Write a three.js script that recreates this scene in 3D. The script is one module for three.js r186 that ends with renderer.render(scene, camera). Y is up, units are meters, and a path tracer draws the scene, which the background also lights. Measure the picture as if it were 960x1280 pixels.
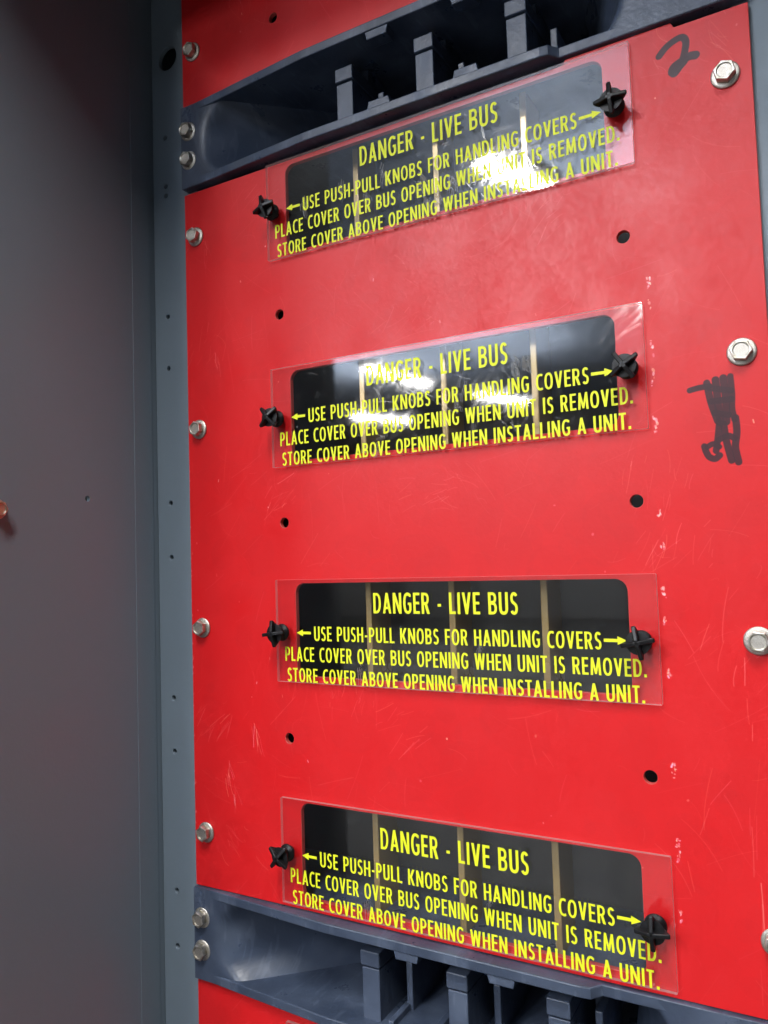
import * as THREE from 'three';
import { mergeGeometries } from 'three/addons/utils/BufferGeometryUtils.js';
import { RoundedBoxGeometry } from 'three/addons/geometries/RoundedBoxGeometry.js';
import { RectAreaLightUniformsLib } from 'three/addons/lights/RectAreaLightUniformsLib.js';

// ---------------------------------------------------------------- camera, light, exposure
RectAreaLightUniformsLib.init();
const scene = new THREE.Scene();
scene.background = new THREE.Color().setRGB(0.022, 0.024, 0.026);        // dim room behind the photographer
const camera = new THREE.PerspectiveCamera(66.73, 0.75, 0.01, 60);
camera.rotation.order = 'YXZ';
camera.position.set(0.2308, -0.0291, 0.4872);
camera.rotation.set(0.0587, 0.5152, -0.0318);
const renderer = new THREE.WebGLRenderer({ antialias: true });
renderer.toneMapping = THREE.LinearToneMapping;
renderer.toneMappingExposure = 1.04;
renderer.shadowMap.enabled = true;

// ceiling fittings: centre, length, width, heading of the long side, radiance
const LAMPS = [
  { at: [-0.97, 1.8, 3.05], len: 0.50, wid: 0.10, head: 0.39, power: 400, label: 'white strip light on the ceiling nearest the red panels' },
  { at: [-3.43, 1.8, 6.35], len: 1.0, wid: 0.13, head: 0.15, power: 260, label: 'second white strip light farther down the ceiling' },
  { at: [-4.75, 1.8, 8.33], len: 0.9, wid: 0.13, head: 0.45, power: 260, label: 'farthest white strip light on the left' },
  { at: [-2.98, 1.8, 8.08], len: 0.9, wid: 0.13, head: 0.31, power: 260, label: 'farthest white strip light on the right' },
  { at: [-0.80, 1.8, 5.05], len: 1.2, wid: 0.16, head: 0.12, power: 200, label: 'white strip light on the ceiling between the nearest and the farthest' },
  { at: [0.45, 1.8, 1.45], len: 1.2, wid: 0.16, head: 0.3, power: 105, label: 'white strip light above the front of the cabinet' },
];

// ---------------------------------------------------------------- helpers
let seed = 20240611;
const rnd = () => { seed = (seed * 1664525 + 1013904223) >>> 0; return seed / 4294967296; };
const rr = (a, b) => a + (b - a) * rnd();
const taken = {};
function numbered(name) { const n = taken[name] = (taken[name] ?? -1) + 1; return n ? `${name}_${String(n).padStart(3, '0')}` : name; }
function shadowed(o) { o.castShadow = true; o.receiveShadow = true; return o; }
function part(name, geometry, material, parent) { const m = shadowed(new THREE.Mesh(geometry, material)); m.name = name; parent.add(m); return m; }
function thing(name, label, category, pos = [0, 0, 0], group) {
  const g = new THREE.Group(); g.name = numbered(name); g.position.set(...pos); g.userData = { label, category };
  if (group) g.userData.group = group; scene.add(g); return g;
}
function structure(name, geometry, material, label, category) {
  const m = shadowed(new THREE.Mesh(geometry, material)); m.name = numbered(name); m.userData = { kind: 'structure', label, category }; scene.add(m); return m;
}
// value noise that tiles
function lattice(n) { const a = new Float32Array(n * n); for (let i = 0; i < a.length; i++) a[i] = rnd(); return a; }
function noiseField(size, base, octaves, fall = 0.5, stretch = 1) {
  const out = new Float32Array(size * size); let amp = 1, sum = 0;
  for (let o = 0, f = base; o < octaves && f < size; o++, f *= 2) {
    const l = lattice(f), fy = Math.max(1, Math.round(f / stretch));
    for (let y = 0; y < size; y++) {
      const v = y / size * fy, y0 = Math.floor(v), ty = v - y0, sy = ty * ty * (3 - 2 * ty), ya = y0 % fy, yb = (y0 + 1) % fy;
      for (let x = 0; x < size; x++) {
        const u = x / size * f, x0 = Math.floor(u), tx = u - x0, sx = tx * tx * (3 - 2 * tx), xa = x0 % f, xb = (x0 + 1) % f;
        const p = l[ya * f + xa] * (1 - sx) + l[ya * f + xb] * sx, q = l[yb * f + xa] * (1 - sx) + l[yb * f + xb] * sx;
        out[y * size + x] += amp * (p * (1 - sy) + q * sy);
      }
    }
    sum += amp; amp *= fall;
  }
  for (let i = 0; i < out.length; i++) out[i] /= sum;
  return out;
}
function dataTexture(size, fn, srgb, repeat) {
  const d = new Uint8Array(size * size * 4);
  for (let i = 0; i < size * size; i++) { const c = fn(i); d[i * 4] = c[0]; d[i * 4 + 1] = c[1]; d[i * 4 + 2] = c[2]; d[i * 4 + 3] = 255; }
  const t = new THREE.DataTexture(d, size, size); t.wrapS = t.wrapT = THREE.RepeatWrapping; t.magFilter = THREE.LinearFilter; t.minFilter = THREE.LinearMipmapLinearFilter; t.generateMipmaps = true;
  if (srgb) t.colorSpace = THREE.SRGBColorSpace; if (repeat) t.repeat.set(repeat, repeat); t.needsUpdate = true; return t;
}
const clamp = (v, a = 0, b = 255) => Math.max(a, Math.min(b, v));
const fine = noiseField(512, 64, 3), coarse = noiseField(512, 6, 5), streak = noiseField(512, 48, 3, 0.6, 6);

// ---------------------------------------------------------------- materials
const grey = (v) => [v, v, v];
const paintBump = dataTexture(512, (i) => grey(clamp(110 + 90 * (fine[i] - 0.5) * 2)), false, 9);
const paintRough = dataTexture(512, (i) => grey(clamp(128 + 90 * (coarse[i] - 0.5) + 30 * (fine[i] - 0.5))), false, 3);
const paint = new THREE.MeshStandardMaterial({ color: new THREE.Color().setRGB(0.150, 0.190, 0.228), roughness: 1, roughnessMap: paintRough, bumpMap: paintBump, bumpScale: 0.00008 });
const trayMap = dataTexture(512, (i) => { const s = clamp((streak[i] - 0.66) * 160, 0, 10) + clamp((coarse[i] - 0.5) * 60, -8, 14); return [62 + s, 72 + s, 90 + s]; }, true, 5);
const trayRough = dataTexture(512, (i) => grey(clamp(105 + 110 * (coarse[i] - 0.5) + 40 * (fine[i] - 0.5))), false, 6);
const moulded = new THREE.MeshStandardMaterial({ map: trayMap, roughness: 1, roughnessMap: trayRough, bumpMap: paintBump, bumpScale: 0.00012 });
const zincMap = dataTexture(512, (i) => { const d = clamp((coarse[i] - 0.5) * 160, -40, 30), f = (fine[i] - 0.5) * 40; return [clamp(196 + d + f), clamp(190 + d + f), clamp(180 + d * 1.2 + f)]; }, true, 40);
const zinc = new THREE.MeshStandardMaterial({ map: zincMap, metalness: 0.9, roughness: 0.36, bumpMap: paintBump, bumpScale: 0.00008 });
const knobPlastic = new THREE.MeshPhysicalMaterial({ specularIntensity: 0.6, color: new THREE.Color().setRGB(0.007, 0.007, 0.008), roughness: 0.36, bumpMap: paintBump, bumpScale: 0.00006 });
const yellowPrint = new THREE.MeshStandardMaterial({ color: new THREE.Color().setRGB(0.74, 0.78, 0.012), roughness: 0.6, side: THREE.DoubleSide });
const busMetal = new THREE.MeshStandardMaterial({ color: new THREE.Color().setRGB(0.40, 0.29, 0.13), metalness: 0.35, roughness: 0.5, roughnessMap: paintRough });
const innerDark = new THREE.MeshStandardMaterial({ color: new THREE.Color().setRGB(0.035, 0.036, 0.037), roughness: 0.7 });
const edgeRed = new THREE.MeshStandardMaterial({ color: new THREE.Color().setRGB(0.5, 0.06, 0.05), roughness: 0.6 });
function scuffedClear(swirls) {                               // haze and hairline scratches of the handled plastic sheets
  const W = 1536, H = 424, c = document.createElement('canvas'); c.width = W; c.height = H; const g = c.getContext('2d');
  g.fillStyle = 'rgb(9,9,9)'; g.fillRect(0, 0, W, H);
  const line = (x, y, len, a, bend, w, v, al) => { g.strokeStyle = `rgba(${v},${v},${v},${al})`; g.lineWidth = w; g.beginPath(); g.moveTo(x, y); g.quadraticCurveTo(x + Math.cos(a) * len / 2 + bend, y + Math.sin(a) * len / 2 - bend, x + Math.cos(a) * len, y + Math.sin(a) * len); g.stroke(); };
  for (let k = 0; k < 260; k++) line(rr(-80, W), rr(-40, H), rr(60, 320), -0.75 + rr(-0.25, 0.25), rr(-10, 10), rr(3, 12), 70, rr(0.02, 0.1));
  for (let k = 0; k < 150; k++) line(rr(0, W), rr(0, H), rr(10, 90), rr(0, 3.14), rr(-8, 8), rr(1, 2), 140, rr(0.1, 0.4));
  for (let k = 0; k < swirls; k++) { const x = rr(0.05, 0.8) * W, y = rr(0.2, 0.9) * H, a0 = rr(0, 3); for (let j = 0; j < 7; j++) line(x + rr(-12, 12), y + rr(-30, 30), rr(15, 60), 1.2 + a0 * 0.2 + rr(-0.2, 0.2), rr(-14, 14), rr(2, 5), 220, rr(0.4, 0.95)); }
  const t = new THREE.CanvasTexture(c); t.anisotropy = 4;
  return new THREE.MeshPhysicalMaterial({ color: 0xffffff, transmission: 1, thickness: 0, ior: 1.5, roughness: 1, roughnessMap: t });
}
const clears = [scuffedClear(9), scuffedClear(5), scuffedClear(2)];
const clearEdge = new THREE.MeshPhysicalMaterial({ color: new THREE.Color().setRGB(0.9, 0.86, 0.84), transmission: 0.85, thickness: 0, ior: 1.5, roughness: 0.45 });

// red laminate: one drawn colour map per panel (mottle, scratches, chalky scuffs, felt-pen writing)
const PX0 = -0.2325, PX1 = 0.209;
const redRough = dataTexture(512, (i) => grey(clamp(106 + 42 * (coarse[i] - 0.5) + 30 * (fine[i] - 0.5))), false, 3);
const redBump = dataTexture(512, (i) => grey(clamp(128 + 90 * (fine[i] - 0.5) + 110 * (coarse[i] - 0.5))), false, 4);
function redMaterial(y0, y1, draw) {
  const W = 1536, H = Math.round(W * (y1 - y0) / (PX1 - PX0)), c = document.createElement('canvas'); c.width = W; c.height = H;
  const g = c.getContext('2d'), s = W / (PX1 - PX0), X = (x) => (x - PX0) * s, Y = (y) => (y1 - y) * s;
  g.fillStyle = 'rgb(206,24,28)'; g.fillRect(0, 0, W, H);
  for (let k = 0; k < 900; k++) {                                          // mottled resin
    const x = rr(0, W), y = rr(0, H), r = rr(8, 60), d = rnd() < 0.5;
    g.fillStyle = d ? 'rgba(168,12,18,0.05)' : 'rgba(228,44,42,0.05)'; g.beginPath(); g.ellipse(x, y, r * rr(0.5, 1.6), r, rr(0, 3), 0, 7); g.fill();
  }
  for (let k = 0; k < 5000; k++) { g.fillStyle = rnd() < 0.5 ? 'rgba(150,8,14,0.10)' : 'rgba(240,70,60,0.10)'; g.fillRect(rr(0, W), rr(0, H), rr(1, 3.5), rr(1, 3.5)); }
  const hair = (x, y, len, a, bend, w, alpha) => {
    g.strokeStyle = `rgba(255,${168 + Math.round(rr(0, 50))},${150 + Math.round(rr(0, 60))},${alpha})`; g.lineWidth = w; g.beginPath(); g.moveTo(x, y);
    g.quadraticCurveTo(x + Math.cos(a) * len / 2 + bend, y + Math.sin(a) * len / 2 - bend, x + Math.cos(a) * len, y + Math.sin(a) * len); g.stroke();
  };
  for (let k = 0; k < 520; k++) hair(rr(0, W), rr(0, H), rr(12, 130), rr(0, 3.14), rr(-14, 14), rr(0.8, 1.6), rr(0.06, 0.2));
  for (let k = 0; k < 26; k++) {                                           // clusters of rubbing
    const cx = rr(0, W), cy = rr(0, H), a0 = rr(0, 3.14);
    for (let j = 0; j < 16; j++) hair(cx + rr(-70, 70), cy + rr(-50, 50), rr(8, 70), a0 + rr(-0.4, 0.4), rr(-8, 8), rr(0.8, 1.8), rr(0.08, 0.28));
  }
  const chip = (x, y, n, sx, sy, alpha) => { for (let j = 0; j < n; j++) { g.fillStyle = `rgba(255,${190 + Math.round(rr(0, 50))},${180 + Math.round(rr(0, 60))},${alpha * rr(0.4, 1)})`; g.beginPath(); g.ellipse(X(x) + rr(-sx, sx), Y(y) + rr(-sy, sy), rr(0.8, 3), rr(1.2, 5), rr(-0.5, 0.5), 0, 7); g.fill(); } };
  for (let k = 0; k < 60; k++) chip(rr(PX0, PX1), rr(y0, y1), 1, 1, 1, 0.6);
  draw?.(g, X, Y, s, chip, hair);
  const t = new THREE.CanvasTexture(c); t.colorSpace = THREE.SRGBColorSpace; t.anisotropy = 8;
  return new THREE.MeshPhysicalMaterial({ map: t, specularIntensity: 0.72, roughness: 1, roughnessMap: redRough, bumpMap: redBump, bumpScale: 0.00012 });
}

// ---------------------------------------------------------------- geometry builders
const circle = (x, y, r) => { const p = new THREE.Path(); p.absarc(x, y, r, 0, Math.PI * 2, true); return p; };
function roundRect(path, x0, y0, x1, y1, r) {
  path.moveTo(x0 + r, y0); path.lineTo(x1 - r, y0); path.absarc(x1 - r, y0 + r, r, -Math.PI / 2, 0); path.lineTo(x1, y1 - r); path.absarc(x1 - r, y1 - r, r, 0, Math.PI / 2);
  path.lineTo(x0 + r, y1); path.absarc(x0 + r, y1 - r, r, Math.PI / 2, Math.PI); path.lineTo(x0, y0 + r); path.absarc(x0 + r, y0 + r, r, Math.PI, Math.PI * 1.5); return path;
}
const box = (x0, x1, y0, y1, z0, z1) => { const g = new THREE.BoxGeometry(x1 - x0, y1 - y0, z1 - z0); g.translate((x0 + x1) / 2, (y0 + y1) / 2, (z0 + z1) / 2); return g; };
const metric = (g) => { const p = g.attributes.position, n = g.attributes.normal, uv = g.attributes.uv; for (let i = 0; i < p.count; i++) { const ax = Math.abs(n.getX(i)), ay = Math.abs(n.getY(i)), az = Math.abs(n.getZ(i)); if (az >= ax && az >= ay) uv.setXY(i, p.getX(i), p.getY(i)); else if (ax >= ay) uv.setXY(i, p.getZ(i) + 0.37, p.getY(i)); else uv.setXY(i, p.getX(i), p.getZ(i) + 0.61); } return g; };
const rbox = (x0, x1, y0, y1, z0, z1, r = 0.001) => { const g = new RoundedBoxGeometry(x1 - x0, y1 - y0, z1 - z0, 2, r); g.translate((x0 + x1) / 2, (y0 + y1) / 2, (z0 + z1) / 2); return metric(g); };
const merged = (list) => mergeGeometries(list.map((g) => { const n = g.index ? g.toNonIndexed() : g; for (const k of Object.keys(n.attributes)) if (!['position', 'normal', 'uv'].includes(k)) n.deleteAttribute(k); n.clearGroups(); return n; }));

// hex flange bolt, base at z = 0, pointing to +z
const boltParts = (() => {
  const flange = new THREE.LatheGeometry([[0, 0], [0.0079, 0], [0.0081, 0.0005], [0.0080, 0.0011], [0.0068, 0.0019], [0, 0.0021]].map((p) => new THREE.Vector2(...p)), 36); flange.rotateX(Math.PI / 2);
  const s = new THREE.Shape(), R = 0.0054 / Math.cos(Math.PI / 6);
  for (let k = 0; k < 6; k++) s[k ? 'lineTo' : 'moveTo'](R * Math.cos(k * Math.PI / 3), R * Math.sin(k * Math.PI / 3)); s.closePath();
  const dish = circle(0, 0, 0.0040); s.holes.push(dish);
  const head = new THREE.ExtrudeGeometry(s, { depth: 0.0044, bevelEnabled: true, bevelThickness: 0.0005, bevelSize: 0.0005, bevelOffset: -0.0005, bevelSegments: 2, curveSegments: 20 }); head.translate(0, 0, 0.0018);
  const cup = new THREE.CircleGeometry(0.0043, 24); cup.translate(0, 0, 0.0059);
  return { flange, head: merged([head, cup]) };
})();
function bolt(parent, x, y, z, turn, scale = 1) {
  const g = new THREE.Group(); g.name = 'bolt'; g.position.set(x, y, z); g.rotation.z = turn; g.scale.setScalar(scale); parent.add(g);
  part('washer_flange', boltParts.flange, zinc, g); part('hex_head', boltParts.head, zinc, g); return g;
}

// ---------------------------------------------------------------- the cabinet
const WX = -0.2745, FZ = -0.0045;
{
  const wall = new THREE.Shape(); wall.moveTo(-0.3, -0.9); wall.lineTo(0.12, -0.9); wall.lineTo(0.12, 0.76); wall.lineTo(-0.3, 0.76); wall.closePath();   // x here is -z
  wall.holes.push(circle(-0.0695, 0.0250, 0.0023));
  const g = new THREE.ExtrudeGeometry(wall, { depth: 0.003, bevelEnabled: false, curveSegments: 16 }); g.rotateY(Math.PI / 2); g.translate(WX - 0.003, 0, 0);
  const w = structure('side_wall', g, paint, 'dark blue grey painted steel side wall of the cabinet', 'wall');
  const b = new THREE.Group(); b.name = 'bolt'; b.position.set(WX, 0.0135, 0.1475); b.rotation.y = Math.PI / 2; b.scale.setScalar(0.92); w.add(b);
  part('washer_flange', boltParts.flange, zinc, b); part('hex_head', boltParts.head, zinc, b);
  part('seam_strip', rbox(WX, WX + 0.0005, -0.9, 0.76, 0.0005, 0.021, 0.0002), paint, w);
}
{
  const s = new THREE.Shape(); s.moveTo(WX + 0.0006, -0.9); s.lineTo(-0.222, -0.9); s.lineTo(-0.222, 0.76); s.lineTo(WX + 0.0006, 0.76); s.closePath();
  for (const y of [0.3487, 0.3046, 0.296, 0.1874, 0.1414, 0.0236, -0.0232, -0.1425, -0.1872, -0.3021, -0.3473]) s.holes.push(circle(-0.2588, y, 0.0021));
  s.holes.push(circle(-0.2545, 0.4205, 0.0105));
  structure('frame_rail', new THREE.ExtrudeGeometry(s, { depth: 0.003, bevelEnabled: true, bevelThickness: 0.0006, bevelSize: 0.0006, bevelOffset: -0.0006, bevelSegments: 2, curveSegments: 20 }).translate(0, 0, FZ - 0.0036), paint,
    'blue grey perforated steel rail left of the red panels', 'rail');
  structure('frame_rail', rbox(0.200, 0.36, -0.9, 0.76, FZ - 0.0036, FZ, 0.0006), paint, 'plain blue grey steel rail right of the red panels', 'rail');
  structure('back_panel', box(WX + 0.002, 0.36, -0.9, 0.76, -0.122, -0.119), innerDark, 'dark steel panel behind the bus bars', 'panel');
  structure('right_panel', box(0.357, 0.36, -0.9, 0.76, -0.1188, FZ - 0.004), innerDark, 'dark inner side panel of the bus compartment', 'panel');
  structure('top_panel', box(WX - 0.003, 0.36, 0.762, 0.765, -0.12, 0.299), paint, 'grey steel top of the cabinet', 'panel');
  structure('header_panel', rbox(WX + 0.0005, 0.42, 0.520, 0.7615, 0.295, 0.299, 0.001), paint, 'grey steel header across the top front of the cabinet', 'panel');
}
// bus bars seen edge-on through the windows
[[-0.0725, 'nearest the perforated rail'], [-0.0035, 'in the middle'], [0.0645, 'farthest from the perforated rail']].forEach(([x, where]) => {
  const b = thing('bus_bar', `tan metal vertical bus bar behind the clear covers, ${where}`, 'bus bar', [x, 0, 0], 'vertical bus bars');
  part('bar', rbox(-0.0025, 0.0025, -0.88, 0.74, -0.050, -0.020, 0.0008), busMetal, b);
});

// ---------------------------------------------------------------- red barrier panels
const S = 0.165, ROWS = [0.2475, 0.0825, -0.0825, -0.2475], TH = 0.004;
function barrier(name, label, y0, y1, windows, holes, bolts, draw, cx = 0) {
  const t = thing('barrier_panel', label, 'panel', [0, 0, 0], 'red barrier panels');
  const s = new THREE.Shape(); s.moveTo(PX0, y0); s.lineTo(PX1, y0); if (cx) { s.lineTo(PX1, y1); s.lineTo(0.168, y1); s.lineTo(0.166, y1 + cx); s.lineTo(0.101, y1 + cx); s.lineTo(0.099, y1); } else s.lineTo(PX1, y1);
  s.lineTo(PX0, y1); s.closePath();
  for (const y of windows) s.holes.push(roundRect(new THREE.Path(), -0.1252, y - 0.0345, 0.1238, y + 0.0358, 0.0075));
  for (const [x, y] of holes) s.holes.push(circle(x, y, 0.0040));
  const g = new THREE.ExtrudeGeometry(s, { depth: TH - 0.0006, bevelEnabled: true, bevelThickness: 0.0003, bevelSize: 0.0003, bevelOffset: -0.0003, bevelSegments: 1, curveSegments: 18 }); g.translate(0, 0, -TH + 0.0003);
  const uv = g.attributes.uv, p = g.attributes.position; for (let i = 0; i < uv.count; i++) uv.setXY(i, (p.getX(i) - PX0) / (PX1 - PX0), (p.getY(i) - y0) / (y1 - y0));
  const sheet = shadowed(new THREE.Mesh(g, [redMaterial(y0, y1, draw), edgeRed])); sheet.name = 'sheet'; t.add(sheet);
  for (const [x, y] of bolts) bolt(t, x, y, 0.0001, rr(0, 1));
  return t;
}
const holesMain = []; for (const y of [0.1652, 0.0004, -0.1648]) holesMain.push([-0.1343, y], [0.1319, y]);
const boltsMain = []; for (const y of ROWS) boltsMain.push([-0.2200, y + 0.0005], [0.1948, y]);
barrier('main', 'large red panel with four clear danger covers and black felt-pen marks', -0.2905, 0.2872, ROWS, holesMain, boltsMain, (g, X, Y, s, chip, hair) => {
  // chalky chips down the line beside the covers
  for (const [a, b, n] of [[0.14, 0.112, 7], [0.098, 0.07, 6], [0.052, 0.04, 6], [0.0, -0.03, 7], [-0.05, -0.075, 8], [-0.1, -0.108, 4], [-0.155, -0.163, 6], [-0.2, -0.212, 8], [-0.24, -0.245, 3]])
    for (let k = 0; k < n; k++) chip(0.1452 + rr(-0.0008, 0.0008), rr(b, a), 2, 3, 5, 0.75);
  for (let k = 0; k < 9; k++) hair(X(0.187 + rr(-0.002, 0.002)), Y(rr(-0.28, -0.09)), rr(20, 110), 1.57 + rr(-0.05, 0.05), rr(-3, 3), rr(1, 2), rr(0.15, 0.4));
  for (const [x, y] of [[-0.195, -0.19], [-0.197, -0.2], [-0.19, -0.21], [-0.17, -0.155], [-0.165, -0.165], [-0.21, 0.24], [-0.2, 0.14]]) for (let k = 0; k < 6; k++) hair(X(x) + rr(-8, 8), Y(y) + rr(-20, 20), rr(15, 60), 1.4 + rr(-0.3, 0.3), rr(-5, 5), rr(0.9, 2.2), rr(0.14, 0.4));
  // worn left edge
  for (let k = 0; k < 40; k++) chip(PX0 + rr(0.0002, 0.0012), rr(-0.29, 0.05), 1, 1, 3, 0.4);
  // felt-pen writing
  const pen = (pts, w, a = 0.62) => { g.strokeStyle = `rgba(48,9,22,${Math.min(0.95, a + 0.3)})`; g.lineWidth = w * s * 1.22; g.lineCap = 'round'; g.lineJoin = 'round'; g.beginPath(); pts.forEach(([x, y], i) => i ? g.lineTo(X(x), Y(y)) : g.moveTo(X(x), Y(y))); g.stroke(); };
  const curve = (pts) => new THREE.CatmullRomCurve3(pts.map(([x, y]) => new THREE.Vector3(x, y, 0))).getPoints(40).map((p) => [p.x, p.y]);
  const two = curve([[0.1587, 0.2720], [0.1625, 0.2758], [0.1675, 0.2785], [0.1722, 0.2792], [0.1742, 0.2765], [0.1735, 0.2700], [0.1712, 0.2635], [0.1678, 0.2590], [0.1655, 0.2592], [0.1662, 0.2622], [0.1712, 0.2648], [0.1758, 0.2660], [0.1796, 0.2655]]);
  pen(two, 0.0034, 0.66); pen(two.slice(4, 17), 0.0022, 0.5); pen(curve([[0.1668, 0.2588], [0.1690, 0.2612], [0.1722, 0.2640]]), 0.0046, 0.7); pen(curve([[0.1735, 0.2655], [0.1765, 0.2660], [0.1792, 0.2655]]), 0.0042, 0.6);
  pen([[0.1657, 0.0640], [0.1700, 0.0648], [0.1765, 0.0652]], 0.0028, 0.66);
  for (const [q, w] of [[[[0.1752, 0.0672], [0.1768, 0.0560], [0.1800, 0.0440]], 0.0032], [[[0.1800, 0.0684], [0.1806, 0.0560], [0.1812, 0.0430]], 0.0034], [[[0.1842, 0.0690], [0.1850, 0.0560], [0.1846, 0.0430]], 0.0034], [[[0.1880, 0.0694], [0.1884, 0.0590], [0.1880, 0.0500], [0.1890, 0.0440]], 0.0028],
    [[[0.1765, 0.0640], [0.1880, 0.0610]], 0.003], [[[0.1770, 0.0560], [0.1880, 0.0560]], 0.003], [[[0.1785, 0.0490], [0.1860, 0.0470]], 0.003], [[[0.1808, 0.0430], [0.1795, 0.0340], [0.1782, 0.0268]], 0.003], [[[0.1895, 0.0450], [0.1898, 0.0370], [0.1886, 0.0280], [0.1898, 0.0192]], 0.0032],
    [[[0.1830, 0.0420], [0.1840, 0.0320], [0.1862, 0.0205]], 0.0032], [[[0.1800, 0.0330], [0.1850, 0.0350], [0.1885, 0.0330]], 0.0028], [[[0.1720, 0.0300], [0.1728, 0.0268], [0.1745, 0.0235], [0.1775, 0.0222], [0.1800, 0.0240]], 0.0030], [[[0.1735, 0.0295], [0.1770, 0.0310], [0.1800, 0.0290]], 0.0026]]) pen(curve(q), w, 0.6);
}, 0.0034);
barrier('upper', 'plain red panel above the upper grey tray', 0.3639, 0.758, [], [[-0.1337, 0.4090], [0.1319, 0.4090]], [[-0.2200, 0.4110], [0.1948, 0.4110], [-0.2200, 0.576], [0.1948, 0.576]]);
barrier('lower', 'red panel below the lower grey tray, at the bottom edge of the picture', -0.88, -0.3639, [-0.4125], [], [[-0.2200, -0.4125], [0.1948, -0.4125]]);

// ---------------------------------------------------------------- clear covers with yellow lettering
const SW = 1.46, HW = 1.28;
const strip = (pts, w, closed) => {                       // ribbon of constant width along a centre line -> triangles
  const n = pts.length, L = [], R = [], tri = [];
  for (let i = 0; i < n; i++) {
    const a = pts[closed ? (i + n - 1) % n : Math.max(0, i - 1)], b = pts[closed ? (i + 1) % n : Math.min(n - 1, i + 1)];
    const dx = b[0] - a[0], dy = b[1] - a[1], l = Math.hypot(dx, dy) || 1, h = w / 2;
    L.push([pts[i][0] - dy / l * h, pts[i][1] + dx / l * h]); R.push([pts[i][0] + dy / l * h, pts[i][1] - dx / l * h]);
  }
  for (let i = 0; i < (closed ? n : n - 1); i++) { const j = (i + 1) % n; tri.push(R[i], R[j], L[j], R[i], L[j], L[i]); }
  return tri;
};
const quad = (a, b, c, d) => [a, b, c, a, c, d];
const bar = (x0, y0, x1, y1) => quad([x0, y0], [x1, y0], [x1, y1], [x0, y1]);
const slant = (xb, yb, xt, yt, w) => quad([xb, yb], [xb + w, yb], [xt + w, yt], [xt, yt]);
const oval = (cx, cy, rx, ry, a0, a1, n = 18, e = 2.35) => { const p = []; for (let i = 0; i <= n; i++) { const a = (a0 + (a1 - a0) * i / n) * Math.PI / 180, c = Math.cos(a), s = Math.sin(a); p.push([cx + Math.sign(c) * rx * Math.abs(c) ** (2 / e), cy + Math.sign(s) * ry * Math.abs(s) ** (2 / e)]); } return p; };
const h2 = SW / 2, CW = 4.9;
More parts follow.
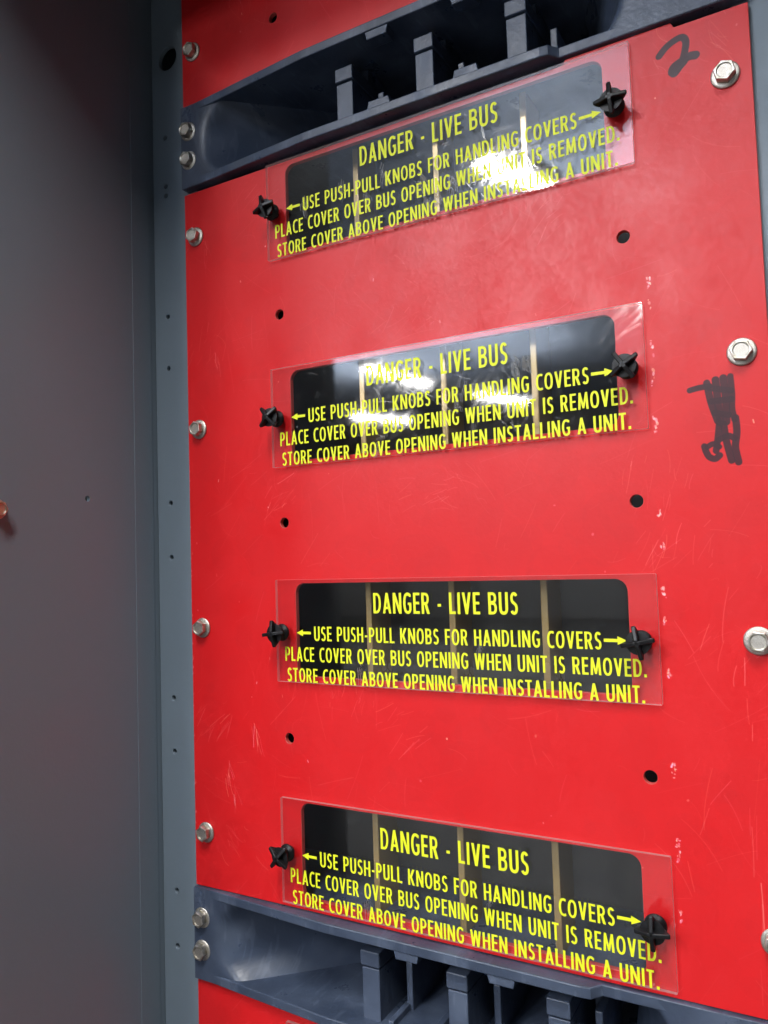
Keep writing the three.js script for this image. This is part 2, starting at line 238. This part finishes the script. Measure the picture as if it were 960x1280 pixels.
const GLYPHS = {
  A: [5.3, () => [slant(0, 0, 1.95, 10, SW), slant(5.3 - SW, 0, 5.3 - 1.95 - SW, 10, SW), bar(1.2, 2.1, 4.1, 3.3)]],
  B: [4.7, () => [bar(0, 0, SW, 10), strip([[SW, 9.35], ...oval(2.2, 7.4, 1.65, 1.95, 90, -90, 12), [SW, 5.45]], HW), strip([[SW, 5.0], ...oval(2.3, 2.82, 1.75, 2.17, 90, -90, 12), [SW, 0.65]], HW)]],
  C: [4.4, () => [strip([[4.4, 9.0], ...oval(3.0, 5, 2.25, 4.4, 66, 294, 24), [4.4, 1.0]], SW * 0.95)]],
  D: [4.9, () => [bar(0, 0, SW, 10), strip([[SW, 9.35], ...oval(1.9, 5, 2.3, 4.35, 90, -90, 20), [SW, 0.65]], HW)]],
  E: [3.9, () => [bar(0, 0, SW, 10), bar(SW, 8.75, 3.9, 10), bar(SW, 4.5, 3.6, 5.7), bar(SW, 0, 3.9, 1.25)]],
  F: [3.7, () => [bar(0, 0, SW, 10), bar(SW, 8.75, 3.7, 10), bar(SW, 4.4, 3.4, 5.6)]],
  G: [5.0, () => [strip([[4.75, 8.7], ...oval(2.75, 5, 2.05, 4.4, 55, 300, 24), [4.3, 1.9], [4.3, 4.2]], SW * 0.95), bar(2.9, 4.1, 5.02, 5.3)]],
  H: [5.0, () => [bar(0, 0, SW, 10), bar(5 - SW, 0, 5, 10), bar(SW, 4.5, 5 - SW, 5.7)]],
  I: [1.5, () => [bar(0, 0, SW, 10)]],
  K: [5.0, () => [bar(0, 0, SW, 10), slant(SW * 0.7, 4.6, 3.3, 10, 1.7), slant(3.3, 0, 1.05, 5.6, 1.75)]],
  L: [3.7, () => [bar(0, 0, SW, 10), bar(SW, 0, 3.7, 1.25)]],
  M: [6.5, () => [slant(0, 0, 0.55, 10, SW), slant(6.5 - SW, 0, 6.5 - 0.55 - SW, 10, SW), slant(2.65, 0.6, 0.6, 10, 1.25), slant(2.6, 0.6, 4.65, 10, 1.25)]],
  N: [5.3, () => [bar(0, 0, SW, 10), bar(5.3 - SW, 0, 5.3, 10), slant(3.75, 0, 0.0, 10, 1.55)]],
  O: [5.4, () => [strip(oval(2.7, 5, 1.98, 4.4, 0, 348.75, 31), SW * 0.95, true)]],
  P: [4.5, () => [bar(0, 0, SW, 10), strip([[SW, 9.35], ...oval(2.1, 6.9, 1.7, 2.45, 90, -90, 14), [SW, 4.45]], HW)]],
  R: [4.8, () => [bar(0, 0, SW, 10), strip([[SW, 9.35], ...oval(2.1, 7.1, 1.7, 2.25, 90, -90, 14), [SW, 4.85]], HW), slant(3.2, 0, 1.6, 5.0, 1.65)]],
  S: [4.1, () => [strip([...oval(2.15, 7.25, 1.3, 2.1, 28, 180, 12, 2.1), ...oval(2.15, 7.25, 1.3, 2.1, 200, 232, 3, 2.1), [2.1, 5.05], ...oval(1.95, 2.75, 1.4, 2.15, 50, 0, 6, 2.1), ...oval(1.95, 2.75, 1.4, 2.15, -15, -150, 12, 2.1)], SW * 0.92)]],
  T: [4.2, () => [bar(2.1 - h2, 0, 2.1 + h2, 8.75), bar(0, 8.75, 4.2, 10)]],
  U: [4.9, () => [strip([[h2, 10], [h2, 6.5], ...oval(2.45, 2.9, 1.7, 2.3, 180, 360, 16), [4.9 - h2, 6.5], [4.9 - h2, 10]], SW)]],
  V: [5.0, () => [slant(1.78, 0, 0, 10, SW), slant(5 - 1.78 - SW, 0, 5 - SW, 10, SW)]],
  W: [7.4, () => [slant(1.35, 0, 0, 10, 1.45), slant(1.35, 0, 2.98, 10, 1.35), slant(4.62, 0, 3.06, 10, 1.35), slant(4.6, 0, 7.4 - 1.45, 10, 1.45)]],
  '-': [2.4, () => [bar(0.2, 3.4, 2.2, 4.7)]],
  '.': [1.6, () => [bar(0, 0, 1.6, 1.7)]],
  ' ': [2.3, () => []],
};
function lettering(text, x0, x1, y0, y1) {
  const gap = 1.12; let w = 0; for (const ch of text) w += GLYPHS[ch][0] + gap; w -= gap;
  const sx = (x1 - x0) / w, sy = (y1 - y0) / 10, pos = []; let x = 0;
  for (const ch of text) { GLYPHS[ch][1]().forEach((tri, k) => tri.forEach(([px, py]) => pos.push(x0 + (x + px) * sx, y0 + py * sy, k * 0.00003))); x += GLYPHS[ch][0] + gap; }
  const g = new THREE.BufferGeometry(); g.setAttribute('position', new THREE.Float32BufferAttribute(pos, 3));
  g.setAttribute('normal', new THREE.Float32BufferAttribute(pos.map((_, i) => i % 3 === 2 ? 1 : 0), 3)); g.setAttribute('uv', new THREE.Float32BufferAttribute(pos.flatMap((v, i) => i % 3 === 2 ? [] : [v]), 2)); return g;
}
function arrow(xTail, xTip, y) {
  const s = new THREE.Shape(), d = Math.sign(xTip - xTail), n = xTip - d * 0.0058; s.moveTo(xTail, y - 0.0010); s.lineTo(n, y - 0.0010); s.lineTo(n, y - 0.0026); s.lineTo(xTip, y); s.lineTo(n, y + 0.0026); s.lineTo(n, y + 0.0010); s.lineTo(xTail, y + 0.0010);
  return new THREE.ShapeGeometry(s);
}
const CW2 = 0.1416, CH2 = 0.0388, CZ = 0.0012, CT = 0.0028;
const pane = (() => {
  const s = new THREE.Shape(); roundRect(s, -CW2, -CH2, CW2, CH2, 0.0008);
  for (const x of [-0.1355, 0.1315]) s.holes.push(circle(x, -0.0012, 0.0036));
  const g = new THREE.ExtrudeGeometry(s, { depth: CT, bevelEnabled: false, curveSegments: 14 }); g.translate(0, 0, CZ);
  const uv = g.attributes.uv, p = g.attributes.position; for (let i = 0; i < uv.count; i++) uv.setXY(i, p.getX(i) / (2 * CW2) + 0.5, p.getY(i) / (2 * CH2) + 0.5);
  return g;
})();
const texts = [['DANGER - LIVE BUS', -0.0540, 0.0548, 0.0138, 0.0284], ['USE PUSH-PULL KNOBS FOR HANDLING COVERS', -0.1062, 0.1076, -0.0070, 0.0037], ['PLACE COVER OVER BUS OPENING WHEN UNIT IS REMOVED.', -0.1334, 0.1336, -0.0227, -0.0120], ['STORE COVER ABOVE OPENING WHEN INSTALLING A UNIT.', -0.1318, 0.1318, -0.0382, -0.0278]]
  .map((a) => lettering(...a));
const arrows = [arrow(-0.1092, -0.1222, -0.0013), arrow(0.1090, 0.1231, -0.0013)];
const knobGeo = (() => {                                   // push-pull knob: stem, collar, cross of four wings
  const collar = new THREE.LatheGeometry([[0, 0], [0.0062, 0], [0.0066, 0.0008], [0.0062, 0.0022], [0.0042, 0.0030], [0.0042, 0.0050], [0.0070, 0.0098], [0.0072, 0.0104], [0, 0.0106]].map((p) => new THREE.Vector2(...p)), 32); collar.rotateX(Math.PI / 2);
  const stem = new THREE.CylinderGeometry(0.0033, 0.0033, 0.0105, 20); stem.rotateX(Math.PI / 2); stem.translate(0, 0, -0.0052);
  const s = new THREE.Shape(); s.moveTo(-0.0036, 0.0026); s.lineTo(0.0036, 0.0026); s.lineTo(0.0100, 0.0118); s.quadraticCurveTo(0.0104, 0.0128, 0.0094, 0.0132); s.lineTo(0.0020, 0.0152); s.lineTo(-0.0020, 0.0152); s.lineTo(-0.0094, 0.0132); s.quadraticCurveTo(-0.0104, 0.0128, -0.0100, 0.0118); s.closePath();
  const wing = () => { const g = new THREE.ExtrudeGeometry(s, { depth: 0.0014, bevelEnabled: true, bevelThickness: 0.0006, bevelSize: 0.0006, bevelOffset: -0.0006, bevelSegments: 3, curveSegments: 6 }); g.translate(0, 0, -0.0007); g.rotateX(Math.PI / 2); g.scale(1, -1, 1); return g; };
  const a = wing(); const fix = (g) => { const p = g.attributes.position, n = g.attributes.normal; for (let i = 0; i < p.count; i += 3) { for (const at of [p, n]) { const v = [at.getX(i), at.getY(i), at.getZ(i)]; at.setXYZ(i, at.getX(i + 1), at.getY(i + 1), at.getZ(i + 1)); at.setXYZ(i + 1, ...v); } } return g; };
  fix(a); const b = a.clone(); b.rotateZ(Math.PI / 2);
  return { body: merged([collar, stem]), a, b };
})();
function cover(label, y, turns, clear, dx = 0, tilt = 0) {
  const t = thing('danger_cover', label, 'cover', [dx, y, 0], 'clear danger covers'); t.rotation.z = tilt;
  const p = shadowed(new THREE.Mesh(pane, [clear, clearEdge])); p.name = 'clear_sheet'; t.add(p);
  const zt = CZ + CT + 0.00006;
  texts.forEach((g, i) => { const m = part('text_line', g, yellowPrint, t); m.position.z = zt; });
  arrows.forEach((g) => { const m = part('arrow', g, yellowPrint, t); m.position.z = zt; });
  [[-0.1355, turns[0]], [0.1315, turns[1]]].forEach(([x, a], k) => {
    const n = new THREE.Group(); n.name = 'knob'; n.position.set(x, -0.0012, CZ + CT + 0.0001); n.rotation.set(turns[2]?.[k] ?? 0, turns[3]?.[k] ?? 0, a); t.add(n);
    part('knob_body', knobGeo.body, knobPlastic, n); part('wing', knobGeo.a, knobPlastic, n); part('wing', knobGeo.b, knobPlastic, n);
  });
}
cover('topmost clear danger cover, with a bright lamp glare over its last lines', ROWS[0], [0.25, 0.06], clears[0]);
cover('second clear danger cover from the top, with streaks of lamp glare', ROWS[1], [0.72, 0.6], clears[1]);
cover('third clear danger cover from the top, without lamp glare', ROWS[2], [0.12, 0.2], clears[2]);
cover('lowest fully seen clear danger cover, just above the lower grey tray', ROWS[3], [0.85, 0.02], clears[2]);
cover('clear cover on the panel below the lower tray, only its top corner seen', -0.4125, [0.4, 0.3], clears[2]);

// ---------------------------------------------------------------- dark moulded trays between the panels
const FRONT = 0.0028;
const lipFront = (x) => {
  if (x < -0.10) return 0.0032 + 0.0078 * Math.min(1, Math.max(0, (x + 0.215) / 0.115));
  if (x > 0.088) { const u = Math.min(1, (x - 0.088) / 0.010); return 0.0032 + 0.0078 * Math.sqrt(1 - u * u); }
  return 0.0110;
};
const slab = (y0, y1) => {
  const s = new THREE.Shape(), zb = -0.105; s.moveTo(PX0 + 0.0002, -zb);
  for (let i = 0; i <= 60; i++) s.lineTo(PX0 + 0.0002 + (0.0980 - PX0) * i / 60, -lipFront(PX0 + (0.0980 - PX0) * i / 60));
  s.lineTo(PX1 - 0.0002, -0.0032); s.lineTo(PX1 - 0.0002, -zb); s.closePath();
  const b = 0.0008, g = new THREE.ExtrudeGeometry(s, { depth: y1 - y0 - 2 * b, bevelEnabled: true, bevelThickness: b, bevelSize: b, bevelOffset: -b, bevelSegments: 2 });
  g.rotateX(-Math.PI / 2); g.translate(0, y0 + b, 0); return g;
};
const scoop = (mirror) => {
  const nx = 110, ny = 44, g = new THREE.PlaneGeometry(1, 1, nx, ny), p = g.attributes.position, xEnd = mirror ? PX1 - 0.0004 : -(PX0 + 0.0004);
  for (let i = 0; i < p.count; i++) {
    const u = p.getX(i) + 0.5, y = p.getY(i) * 0.0712, a0 = mirror ? 0.100 : 0.112, ax = a0 + (xEnd - a0) * (mirror ? u : 1 - u);
    const edge = mirror ? 0.138 - 0.010 * Math.abs(y / 0.0293) ** 2.6 : 0.2070 - 0.020 * Math.abs(y / 0.0293) ** 2.6, d = (edge - ax) * (mirror ? 2.4 : 1), k = 0.0028;
    p.setXYZ(i, mirror ? ax : -ax, y, FRONT - (d + Math.sqrt(d * d + 4 * k * k)) / 2 * 0.98 + k * 0.3);
  }
  g.computeVertexNormals(); const uv = g.attributes.uv; for (let i = 0; i < uv.count; i++) uv.setXY(i, p.getX(i), p.getY(i)); return g;
};
function tray(label, y) {
  const t = thing('support_tray', label, 'tray', [0, y, 0], 'dark grey moulded trays');
  const H = 0.0362, IN = 0.0292;
  const up = part('upper_lip', slab(IN, H), moulded, t), low = part('lower_lip', slab(-H, -IN), moulded, t);
  part('side_scoop', scoop(false), moulded, t); part('side_scoop', scoop(true), moulded, t);
  for (const x of [-0.0335, 0.0350]) {
    const tab = (ya, yb) => { const s = new THREE.Shape(), w = 0.0082; s.moveTo(x - w - 0.002, ya); s.lineTo(x + w + 0.002, ya); s.lineTo(x + w, yb); s.lineTo(x - w, yb); s.closePath(); return new THREE.ExtrudeGeometry(s, { depth: 0.010, bevelEnabled: true, bevelThickness: 0.0007, bevelSize: 0.0007, bevelOffset: -0.0007, bevelSegments: 2 }).translate(0, 0, -0.0008); };
    part('tab', tab(IN + 0.002, IN - 0.0058), moulded, up); part('tab', tab(-IN - 0.002, -IN + 0.0058), moulded, low);
  }
  for (const x of [-0.0688, -0.0010, 0.0685]) {
    const post = part('fin', merged([rbox(x - 0.0072, x + 0.0072, -IN - 0.001, 0.0062, -0.060, -0.0015, 0.0008), rbox(x - 0.0066, x + 0.0066, 0.0055, 0.0078, -0.058, -0.006, 0.0004), rbox(x - 0.0078, x + 0.0078, 0.0075, 0.0182, -0.058, -0.0004, 0.0010), rbox(x - 0.0060, x + 0.0060, 0.0170, IN + 0.001, -0.058, -0.028, 0.0008)]), moulded, t);
    part('rear_rib', rbox(x + 0.0165, x + 0.0215, -IN - 0.001, 0.004, -0.075, -0.024, 0.0008), moulded, t);
  }
  for (const x of [-0.052, -0.020, 0.016, 0.050]) part('floor_rib', rbox(x - 0.0022, x + 0.0022, -IN - 0.001, -IN + 0.0045, -0.103, 0.001, 0.0007), moulded, low);
  for (const dy of [0.0130, -0.0125]) bolt(t, -0.2240, dy, FRONT - 0.0006, rr(0, 1));
  for (const dy of [0.0130, -0.0125]) bolt(t, 0.1990, dy, FRONT - 0.0006, rr(0, 1), 0.9);
}
tray('dark grey moulded tray above the large red panel', 0.3272);
tray('dark grey moulded tray below the large red panel', -0.3272);

// ---------------------------------------------------------------- ceiling strip lights
structure('ceiling', box(-9, 5, 2.5, 2.54, 0.2, 13), new THREE.MeshStandardMaterial({ color: new THREE.Color().setRGB(0.46, 0.56, 0.74), roughness: 0.9 }), 'pale blue grey ceiling mirrored in the clear covers', 'ceiling');
structure('floor', box(-9, 5, -1.24, -1.2, 0.45, 13), new THREE.MeshStandardMaterial({ color: new THREE.Color().setRGB(0.13, 0.13, 0.125), roughness: 0.8 }), 'grey floor mirrored faintly in the lower covers', 'floor');
structure('far_wall', box(-9, 5, -1.19, 2.49, 12.96, 13), new THREE.MeshStandardMaterial({ color: new THREE.Color().setRGB(0.45, 0.45, 0.43), roughness: 0.9 }), 'pale wall behind the viewer, mirrored in the covers', 'wall');
for (const l of LAMPS) {
  const t = thing('strip_light', l.label, 'lamp', l.at, 'ceiling strip lights'); t.rotation.y = l.head;
  part('housing', rbox(-l.wid / 2 - 0.02, l.wid / 2 + 0.02, 0.002, 0.07, -l.len / 2 - 0.02, l.len / 2 + 0.02, 0.008), new THREE.MeshStandardMaterial({ color: new THREE.Color().setRGB(0.7, 0.7, 0.7), roughness: 0.5 }), t);
  const d = part('diffuser', box(-l.wid / 2, l.wid / 2, -0.004, 0.001, -l.len / 2, l.len / 2), new THREE.MeshStandardMaterial({ color: 0x000000, emissive: new THREE.Color().setRGB(1, 0.98, 0.95), emissiveIntensity: 6 }), t); d.castShadow = false;
  const a = new THREE.RectAreaLight(new THREE.Color().setRGB(1, 0.98, 0.95), l.power, l.wid, l.len); a.position.set(0, -0.008, 0); a.rotation.x = -Math.PI / 2; t.add(a);
  const u = new THREE.RectAreaLight(new THREE.Color().setRGB(1, 0.98, 0.95), l.power * (l.at[2] > 4 ? 1.3 : 0.4), l.wid, l.len); u.position.set(0, 0.078, 0); u.rotation.x = Math.PI / 2; t.add(u);
  part('upper_diffuser', box(-l.wid / 2, l.wid / 2, 0.0705, 0.0745, -l.len / 2, l.len / 2), d.material, t).castShadow = false;
}
renderer.render(scene, camera);
